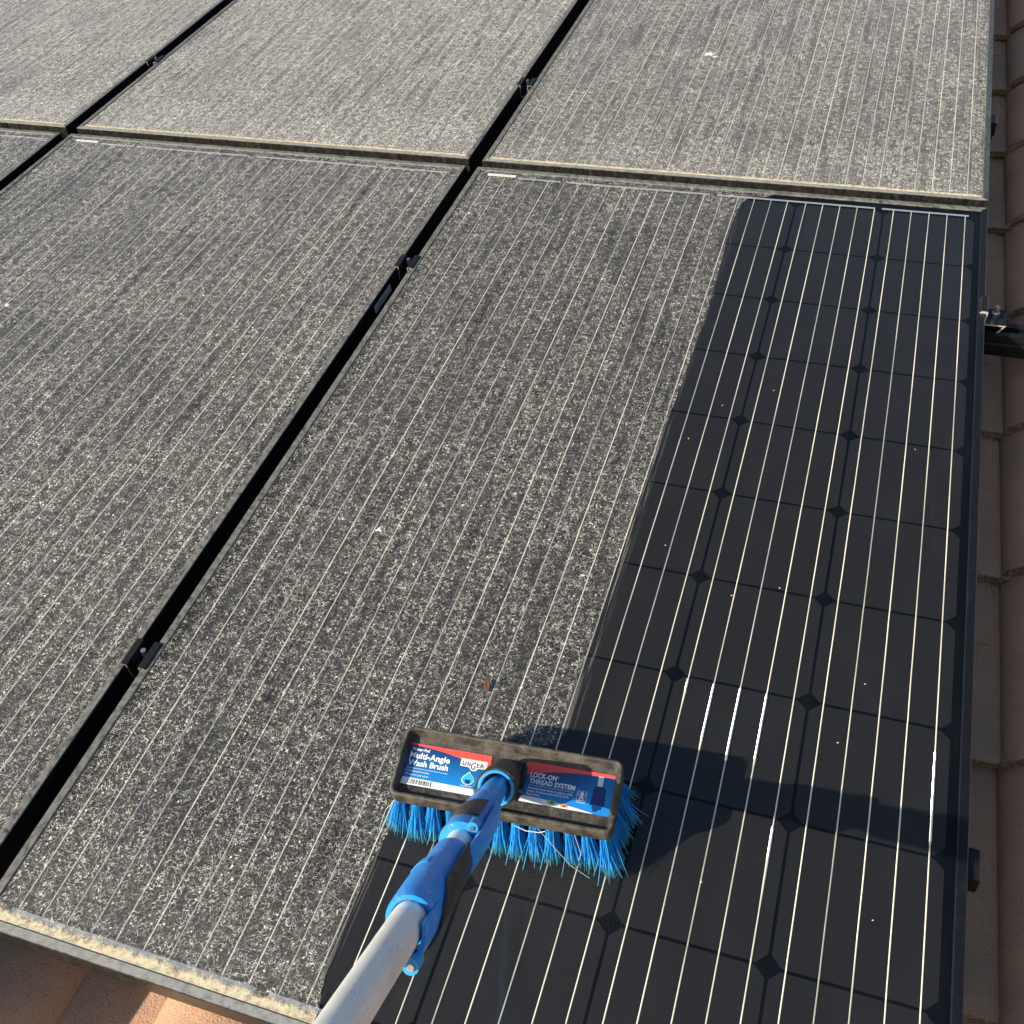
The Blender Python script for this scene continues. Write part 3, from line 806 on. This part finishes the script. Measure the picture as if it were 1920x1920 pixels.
# left label
X0, X1, YT, YB = -0.1150, -0.0205, 0.0245, -0.0215
rows = []
for y in lin(YT, YB, 12):
    ins = 0.0016 if (abs(y - YT) < 1e-6) else 0.0004 if abs(y - YT) < 0.005 else 0.0
    rows.append((y, X0 + ins, X1 - ins))
lab1 = lsheet(rows, 'label_blue', 0.0, 'label', brush); lab1['label'] = 'left printed label with brush name'
lband(lin(X0 + .001, X1 - .0006, 16), lambda x: YT - 0.0002, lambda x: YT - 0.0020 - 0.0150 * ((x - X0) / (X1 - X0)) ** 2.0, 'label_red', 0.0002, 'red_band', lab1)
lband(lin(X0, X1, 8), lambda x: -0.0132 - 0.001 * (x - X0) / (X1 - X0), lambda x: YB, 'label_white', 0.0002, 'white_band', lab1)
ltext('Water-Fed', -0.1095, 0.0168, 0.0195, 0.0034, 'label_white', 0.0003, lab1, 0.024)
ltext('Multi-Angle', -0.1105, 0.0090, 0.0450, 0.0064, 'label_white', 0.0003, lab1, 0.034)
ltext('Wash Brush', -0.1105, 0.0008, 0.0450, 0.0064, 'label_white', 0.0003, lab1, 0.034)
lband(lin(-0.1110, -0.0645, 4), lambda x: -0.0022, lambda x: -0.0026, 'label_white', 0.0003, 'rule', lab1, 1)
ltext('\u2022 Non-scratch bristles', -0.1110, -0.0064, 0.0270, 0.0020, 'label_white', 0.0003, lab1, 0.006)
ltext('\u2022 Rinse over goal plates', -0.1110, -0.0104, 0.0270, 0.0020, 'label_white', 0.0003, lab1, 0.006)
# maker badge
bd = lpoly([(-.0535, .0172), (-.0535, .0092), (-.0430, .0088), (-.0415, .0064), (-.0395, .0056), (-.0370, .0056), (-.0350, .0064), (-.0335, .0088), (-.0245, .0092), (-.0245, .0172)], 'label_white', 0.00035, 'badge', lab1)
lpoly([(-.0514, .0145), (-.0514, .0112), (-.0506, .0099), (-.0482, .0099), (-.0474, .0112), (-.0474, .0145), (-.0484, .0145), (-.0484, .0115), (-.0488, .0109), (-.0500, .0109), (-.0504, .0115), (-.0504, .0145)], 'ink', 0.0006, 'lettering', lab1)
ltext('N', -0.0462, 0.0099, 0.0038, 0.0046, 'ink', 0.0006, lab1, 0.018)
ltext('ER', -0.0355, 0.0098, 0.0088, 0.0046, 'ink', 0.0006, lab1, 0.018)
ltext('G', -0.0416, 0.0068, 0.0050, 0.0080, 'ink', 0.0007, lab1, 0.008)
ltext('PROFESSIONAL', -0.0512, 0.0152, 0.0245, 0.0014, 'label_grey', 0.0006, lab1)
# water drop emblem
def drop(cx, cy, s_):
    pts = [(cx, cy + 1.35*s_)]
    for i in range(13):
        a_ = rad(35 - 250 * i / 12); pts.append((cx + s_*1.02*math.cos(a_), cy + s_*0.80*math.sin(a_)))
    return pts
lpoly(drop(-.0415, -.0048, .0068), 'label_white', 0.0003, 'emblem', lab1)
lpoly(drop(-.0415, -.0048, .0061), 'label_cyan', 0.0005, 'emblem', lab1)
lpoly([(-.0440, -.0094), (-.0385, -.0094), (-.0385, -.0050), (-.0440, -.0050)], 'label_navy', 0.0007, 'emblem', lab1)
ltext('WATER-FED', -0.0480, -0.0126, 0.0125, 0.0015, 'label_white', 0.0003, lab1, 0.006)
# barcode
v = []; f = []; x = -0.1050; rng = random.Random(4)
while x < -0.0790:
    ww = rng.choice([0.0004, 0.0007, 0.0011]); b = len(v)
    for y in (-0.0148, -0.0174, -0.0200):
        v += [(x, y, lz(y, 0.0004)), (x + ww, y, lz(y, 0.0004))]
    f += [(b, b+2, b+3, b+1), (b+2, b+4, b+5, b+3)]; x += ww + rng.choice([0.0006, 0.0010, 0.0015])
obj('barcode', mesh('barcode', v, f, [M['ink']]), lab1)
for k in range(3):
    ltext('wash brush 10 in', -0.0730, -0.0160 - 0.0018*k, 0.0150, 0.0009, 'label_grey', 0.0004, lab1)
    ltext('made for glass', -0.0540, -0.0166 - 0.0018*k, 0.0130, 0.0009, 'label_grey', 0.0004, lab1)

# right label
X0, X1, YT, YB = 0.0160, 0.1130, 0.0262, -0.0172
rows = []
for y in lin(YT, YB, 12):
    ins = 0.0018 if abs(y - YT) < 1e-6 else 0.0004 if abs(y - YT) < 0.005 else 0.0
    rows.append((y, X0 + ins, X1 - ins))
lab2 = lsheet(rows, 'label_blue', 0.0, 'label', brush); lab2['label'] = 'right printed label about the thread system'
def redlow(x):
    t = (x - X0) / (X1 - X0); return YT - 0.0120 * (1 - t) ** 2.6 - 0.0032
lband(lin(X0 + .0010, X1 - .001, 16), lambda x: YT - 0.0002, redlow, 'label_red', 0.0002, 'red_band', lab2)
lband(lin(X0, X1 - .018, 12), lambda x: -0.0104 - 0.0064 * ((x - X0) / (X1 - .018 - X0)) ** 2.2, lambda x: YB, 'label_white', 0.0002, 'white_band', lab2)
ltext('LOCK-ON', 0.0235, 0.0104, 0.0285, 0.0052, 'label_white', 0.0003, lab2, 0.030)
ltext('\u00ae', 0.0525, 0.0134, 0.0018, 0.0018, 'label_white', 0.0003, lab2)
ltext('THREAD SYSTEM', 0.0235, 0.0040, 0.0490, 0.0052, 'label_white', 0.0003, lab2, 0.030)
lband(lin(0.0232, 0.0725, 4), lambda x: 0.0021, lambda x: 0.0018, 'label_white', 0.0003, 'rule', lab2, 1)
ltext('Attachments lock in place with', 0.0232, -0.0020, 0.0480, 0.0022, 'label_white', 0.0003, lab2, 0.020)
ltext('Unger Professional LOCK-ON', 0.0232, -0.0054, 0.0440, 0.0022, 'label_white', 0.0003, lab2, 0.020)
ltext('Floor Pole.', 0.0232, -0.0088, 0.0150, 0.0022, 'label_white', 0.0003, lab2, 0.020)
ltext('Other attachments', 0.0215, -0.0128, 0.0190, 0.0011, 'label_grey', 0.0004, lab2)
ltext('for cleaning windows', 0.0215, -0.0148, 0.0200, 0.0011, 'label_grey', 0.0004, lab2)
def disc(cx, cy, rx, ry, n=16): return [(cx + rx*math.cos(2*math.pi*i/n), cy + ry*math.sin(2*math.pi*i/n)) for i in range(n)]
lpoly(disc(0.0515, -0.0128, 0.0050, 0.0026), 'label_green', 0.0005, 'emblem', lab2)
lpoly([(.0500, -.0142), (.0532, -.0142), (.0528, -.0116), (.0508, -.0116)], 'label_navy', 0.0007, 'emblem', lab2)
lpoly(disc(0.0648, -0.0141, 0.0044, 0.0022), 'label_orange', 0.0005, 'emblem', lab2)
lpoly([(.0630, -.0150), (.0668, -.0150), (.0660, -.0134), (.0640, -.0136)], 'label_navy', 0.0007, 'emblem', lab2)
# lock emblem
def rbox(x0, y0, x1, y1, r):
    return [(((x0+x1)/2 + q[0]), ((y0+y1)/2 + q[1])) for q in rrect((x1-x0)/2, (y1-y0)/2, r, 4)]
lpoly(rbox(.0755, -.0060, .0862, .0048, .0016), 'label_white', 0.0003, 'emblem', lab2)
lpoly(rbox(.0760, -.0055, .0857, .0043, .0013), 'label_blue', 0.0005, 'emblem', lab2)
lpoly([(.0782, -.0055), (.0836, -.0055), (.0829, -.0015), (.0789, -.0015)], 'label_white', 0.0007, 'emblem', lab2)
lpoly([(.0793, -.0012), (.0825, -.0012), (.0825, .0034), (.0793, .0034)], 'label_white', 0.0007, 'emblem', lab2)
lpoly(rbox(.0800, -.0048, .0818, -.0030, .0003), 'label_navy', 0.0009, 'emblem', lab2)
for sx in (-1, 1):
    pts = [(.0809 + sx*(.0028 + .0014*math.sin(rad(180*i/8))), .0034 - .0046*i/8) for i in range(9)] + [(.0809 + sx*(.0028 + .0007*math.sin(rad(180*i/8))), .0034 - .0046*i/8) for i in range(8, -1, -1)]
    lpoly(pts, 'label_white', 0.0007, 'emblem', lab2)
ltext('LOCK-ON', 0.0760, -0.0080, 0.0095, 0.0013, 'label_white', 0.0003, lab2, 0.006)
# picture of the pole tip
lpoly([(.0950, .0125), (.1005, .0125), (.1005, .0228), (.0950, .0228)], 'label_silver', 0.0004, 'emblem', lab2)
lpoly([(.0935, .0125), (.1020, .0125), (.1042, .0095), (.1050, -.0085), (.0905, -.0085), (.0920, .0090)], 'label_navy', 0.0005, 'emblem', lab2)
lpoly([(.0930, -.0088), (.1025, -.0088), (.1025, -.0118), (.0990, -.0122), (.0985, -.0145), (.0945, -.0145), (.0940, -.0120), (.0930, -.0116)], 'label_navy', 0.0005, 'emblem', lab2)

# pole --------------------------------------------------------------
rz = Matrix.Rotation(-rad(4.2), 3, 'Z')
PO = rz @ (Vector((0.5264, 0.2406, 0.118)) - Vector((0.522, 0.274, 0)))
AX = (rz @ Vector((0.12096, -0.68250, 0.72080))).normalized()
E1 = (rz @ cr); E1 = (E1 - AX * E1.dot(AX)).normalized()     # towards the right of the pole
E2 = AX.cross(E1).normalized()
if E2.dot(rz @ (cp - Vector((0.5, 0.1, 0.3)))) < 0: E2 = -E2
PM = Matrix.Identity(4)
e2b = AX.cross(E1)                                          # right-handed frame (E1, e2b, AX)
for i in range(3): PM[i][0] = E1[i]; PM[i][1] = e2b[i]; PM[i][2] = AX[i]; PM[i][3] = PO[i]
SGN = 1.0 if e2b.dot(E2) > 0 else -1.0                      # +angle side that faces up

def pobj(name, m, parent=brush):
    o = bpy.data.objects.new(name, m); C.objects.link(o); o.parent = parent
    o.matrix_local = PM if parent is brush else Matrix.Identity(4)
    return o
def lathe(pts, mats, n=40, name='lathe', closed=False, ang=30, oval=0.0):
    v = []; f = []
    for t, r in pts:
        for i in range(n):
            a_ = 2*math.pi*i/n; v.append((r*math.cos(a_)*(1+oval), r*math.sin(a_), t))
    for j in range(len(pts) - 1 + (1 if closed else 0)):
        j2 = (j + 1) % len(pts)
        for i in range(n): f.append((j*n+i, j*n+(i+1) % n, j2*n+(i+1) % n, j2*n+i))
    if not closed: f += [tuple(range(n-1, -1, -1)), tuple((len(pts)-1)*n+i for i in range(n))]
    m = mesh(name, v, f, mats); 
    bm = bmesh.new(); bm.from_mesh(m); bmesh.ops.recalc_face_normals(bm, faces=bm.faces); bm.to_mesh(m); bm.free()
    auto_smooth(m, ang); return m
def shell(a0, a1, prof, mats, n=18, th=0.003, name='shell', edge=None):
    """curved plate over angles a0..a1 (deg, 0 = right, 90 = up), prof rows (t, r)"""
    v = []; f = []; m_ = len(prof)
    for k in (0, 1):
        for i in range(n + 1):
            fr_ = i / n; a_ = rad(a0 + (a1 - a0) * fr_) * SGN
            for t, r in prof:
                tt, rr = (edge(fr_, t, r) if edge else (t, r))
                rr = rr + (th if k else 0)
                v.append((rr*math.cos(a_), rr*math.sin(a_), tt))
    B = (n + 1) * m_
    for i in range(n):
        for j in range(m_ - 1):
            q = (i*m_+j, (i+1)*m_+j, (i+1)*m_+j+1, i*m_+j+1); f.append(q); f.append(tuple(x_ + B for x_ in q[::-1]))
        for j in (0, m_ - 1):
            f.append((i*m_+j, (i+1)*m_+j, (i+1)*m_+j+B, i*m_+j+B))
    for i in (0, n):
        for j in range(m_ - 1): f.append((i*m_+j, i*m_+j+1, i*m_+j+1+B, i*m_+j+B))
    m = mesh(name, v, f, mats)
    bm = bmesh.new(); bm.from_mesh(m); bmesh.ops.recalc_face_normals(bm, faces=bm.faces); bm.to_mesh(m); bm.free()
    auto_smooth(m, 40); return m

# swivel socket on the brush head
sock = pobj('socket', lathe([(-.062, .006), (-.060, .0125), (-.054, .0165), (-.045, .0182), (-.004, .0212), (-.0008, .0212), (0, .0206), (0, .0186), (-.003, .0180), (-.020, .0172), (-.021, 0.0005)], [M['rubber']], name='socket'))
pobj('thread_ring', lathe([(-.0185, .0170), (.0006, .0186), (.0016, .0180), (.0016, .0158), (.0, .0150), (-.012, .0138), (-.0185, .0125)], [M['blue_ring']], name='thread_ring', closed=True), sock)
mb = MB()
for a_ in (rad(200) * SGN, rad(-25) * SGN):
    c_, s_ = math.cos(a_), math.sin(a_)
    mb.cyl((c_*.019, s_*.019, -.012), (c_, s_, 0), .006, .006, 6)
pobj('stop_lug', mb.build('stop_lug', [M['rubber']]), sock)
# saddle joining the socket to the head
mb = MB(); mb.box((-.017, -.016, .0655), (.019, .022, .082))
sd = mb.build('socket_saddle', [M['rubber']])
bmx = bmesh.new(); bmx.from_mesh(sd); bmesh.ops.bevel(bmx, geom=list(bmx.edges), offset=.004, segments=2, affect='EDGES'); bmx.to_mesh(sd); bmx.free()
obj('socket_saddle', sd, brush)

tip = pobj('pole_tip', lathe([(-.020, .0095), (.000, .0108), (.030, .0120), (.046, .0126), (.056, .0140), (.075, .0152), (.100, .0158), (.135, .0160), (.145, .0168), (.156, .0182), (.170, .0186), (.174, .0180), (.1745, .0125)], [M['blue']], name='pole_tip', oval=0.03))
# long flat facets moulded in the tip
pobj('moulded_rib', shell(150, 172, [(.020, .0119), (.050, .0134), (.095, .0160)], [M['blue']], 6, .0014, 'moulded_rib'), tip)
pobj('moulded_rib', shell(70, 120, [(.012, .0112), (.018, .0122), (.044, .0130), (.050, .0128)], [M['blue_ring']], 8, .0006, 'moulded_rib'), tip)
# upper lock: black pad, blue ring with pin, blue lever arm
def wav(fr_, t, r): return (t + (0.010 * math.sin(fr_*math.pi*1.1) - 0.004), r)
pobj('grip_pad', shell(55, 178, [(.098, .0160), (.106, .0170), (.134, .0174), (.147, .0172)], [M['block']], 18, .0016, 'grip_pad', wav))
lever1 = pobj('clamp_lever', shell(-38, 34, [(.085, .0166), (.110, .0182), (.150, .0190), (.190, .0186), (.222, .0172)], [M['blue']], 10, .0030, 'clamp_lever'))
mb = MB(); mb.cyl((.0168*math.cos(rad(52)), SGN*.0168*math.sin(rad(52)), .160), (0, 0, 1), .0052, .016, 14)
lug1 = pobj('hinge_lug', mb.build('hinge_lug', [M['blue_ring']]))
mb = MB(); mb.cyl((.0170*math.cos(rad(52)), SGN*.0170*math.sin(rad(52)), .176), (0, 0, 1), .0021, .0010, 12)
pobj('rivet', mb.build('rivet', [M['steel']]), lug1)
pobj('inner_tube', lathe([(.165, .0117), (.215, .0117)], [M['tube']], name='inner_tube'))
# lower lock collar
def coll(): return [(.2050, .0122), (.2050, .0142), (.209, .0154), (.218, .0159), (.240, .0160), (.252, .0164), (.260, .0174), (.268, .0182), (.300, .0184), (.325, .0182), (.338, .0178), (.3405, .0172), (.3405, .0140), (.337, .0131)]
collar = pobj('lock_collar', lathe(coll(), [M['blue']], 48, 'lock_collar', ang=40))
pobj('moulded_rib', shell(100, 150, [(.262, .0178), (.270, .0184), (.276, .0185)], [M['blue_ring']], 8, .0006, 'moulded_rib'), collar)
lever2 = pobj('clamp_lever', shell(-48, 42, [(.211, .0162), (.219, .0168), (.236, .0172), (.250, .0186), (.300, .0196), (.318, .0188)], [M['rubber']], 18, .0030, 'clamp_lever', lambda fr_, t, r: (t - 0.03*max(0, fr_-.45)*(1 if t > .23 else .0) * 1.6 + (0.03*(1-fr_) if t > .24 else 0), r)))
tail = pobj('collar_tail', shell(-58, 28, [(.325, .0160), (.345, .0166), (.364, .0164), (.378, .0150)], [M['blue']], 10, .0030, 'collar_tail', lambda fr_, t, r: (t - 0.016*fr_ if t > .33 else t, r)))
mb = MB(); mb.cyl((.0176*math.cos(rad(-52)), SGN*.0176*math.sin(rad(-52)), .366), (0, 0, 1), .0056, .0145, 16)
lug2 = pobj('hinge_lug', mb.build('hinge_lug', [M['blue_ring']]))
mb = MB(); mb.cyl((.0180*math.cos(rad(-52)), SGN*.0180*math.sin(rad(-52)), .3805), (0, 0, 1), .0024, .0012, 14)
pobj('rivet', mb.build('rivet', [M['steel']]), lug2)
pobj('main_tube', lathe([(.325, .0130), (.60, .0130), (1.02, .0130)], [M['tube']], 40, 'main_tube'))

# ------------------------------------------------------------------ small debris
rng = random.Random(9)
def pebble(sx, sy, sz, seed):
    bm = bmesh.new(); bmesh.ops.create_icosphere(bm, subdivisions=1, radius=1)
    r_ = random.Random(seed)
    for q in bm.verts: q.co = Vector((q.co.x*sx, q.co.y*sy, q.co.z*sz)) * r_.uniform(.8, 1.15)
    m = bpy.data.meshes.new('seed'); bm.to_mesh(m); bm.free(); m.materials.append(M['grain']); return m
pm = [pebble(.0013, .0008, .0006, s) for s in range(3)]
for (x, y) in ((0.588, 0.921), (0.693, 1.057), (0.623, 1.006), (0.905, 0.968), (0.600, 0.705), (0.757, 0.667), (0.851, 0.457), (0.873, 0.545), (0.735, 0.255), (0.905, 0.262), (0.700, 0.640)):
    o = obj('seed', pm[rng.randrange(3)], None, (x, y, ZG + .0007), (0, 0, rng.uniform(0, 3)))
    tag(o, 'tiny pale seed lying on the washed black glass', 'seed', 'seeds scattered over the washed glass')
# curled dry leaf scrap on the dust behind the brush
v = []; f = []
for i in range(7):
    t = i / 6 - .5
    for j in range(5):
        s_ = j / 4 - .5
        ww = .0075 * (1 - (2*t)**2 * .75)
        v.append((s_ * ww, t * .017, .0012 + 26 * (s_*ww)**2 * 3 + .004 * (t + .5)**2 + .0008))
for i in range(6):
    for j in range(4): f.append((i*5+j, i*5+j+1, (i+1)*5+j+1, (i+1)*5+j))
lm = mesh('leaf_scrap', v, f, [M['leaf']], smooth=True)
lo = obj('leaf_scrap', lm, None, (0.440, 0.428, ZD), (0, 0, 0.35))
sm = lo.modifiers.new('solid', 'SOLIDIFY'); sm.thickness = 0.0005
tag(lo, 'curled brown scrap of dry leaf on the dust just behind the brush', 'leaf')
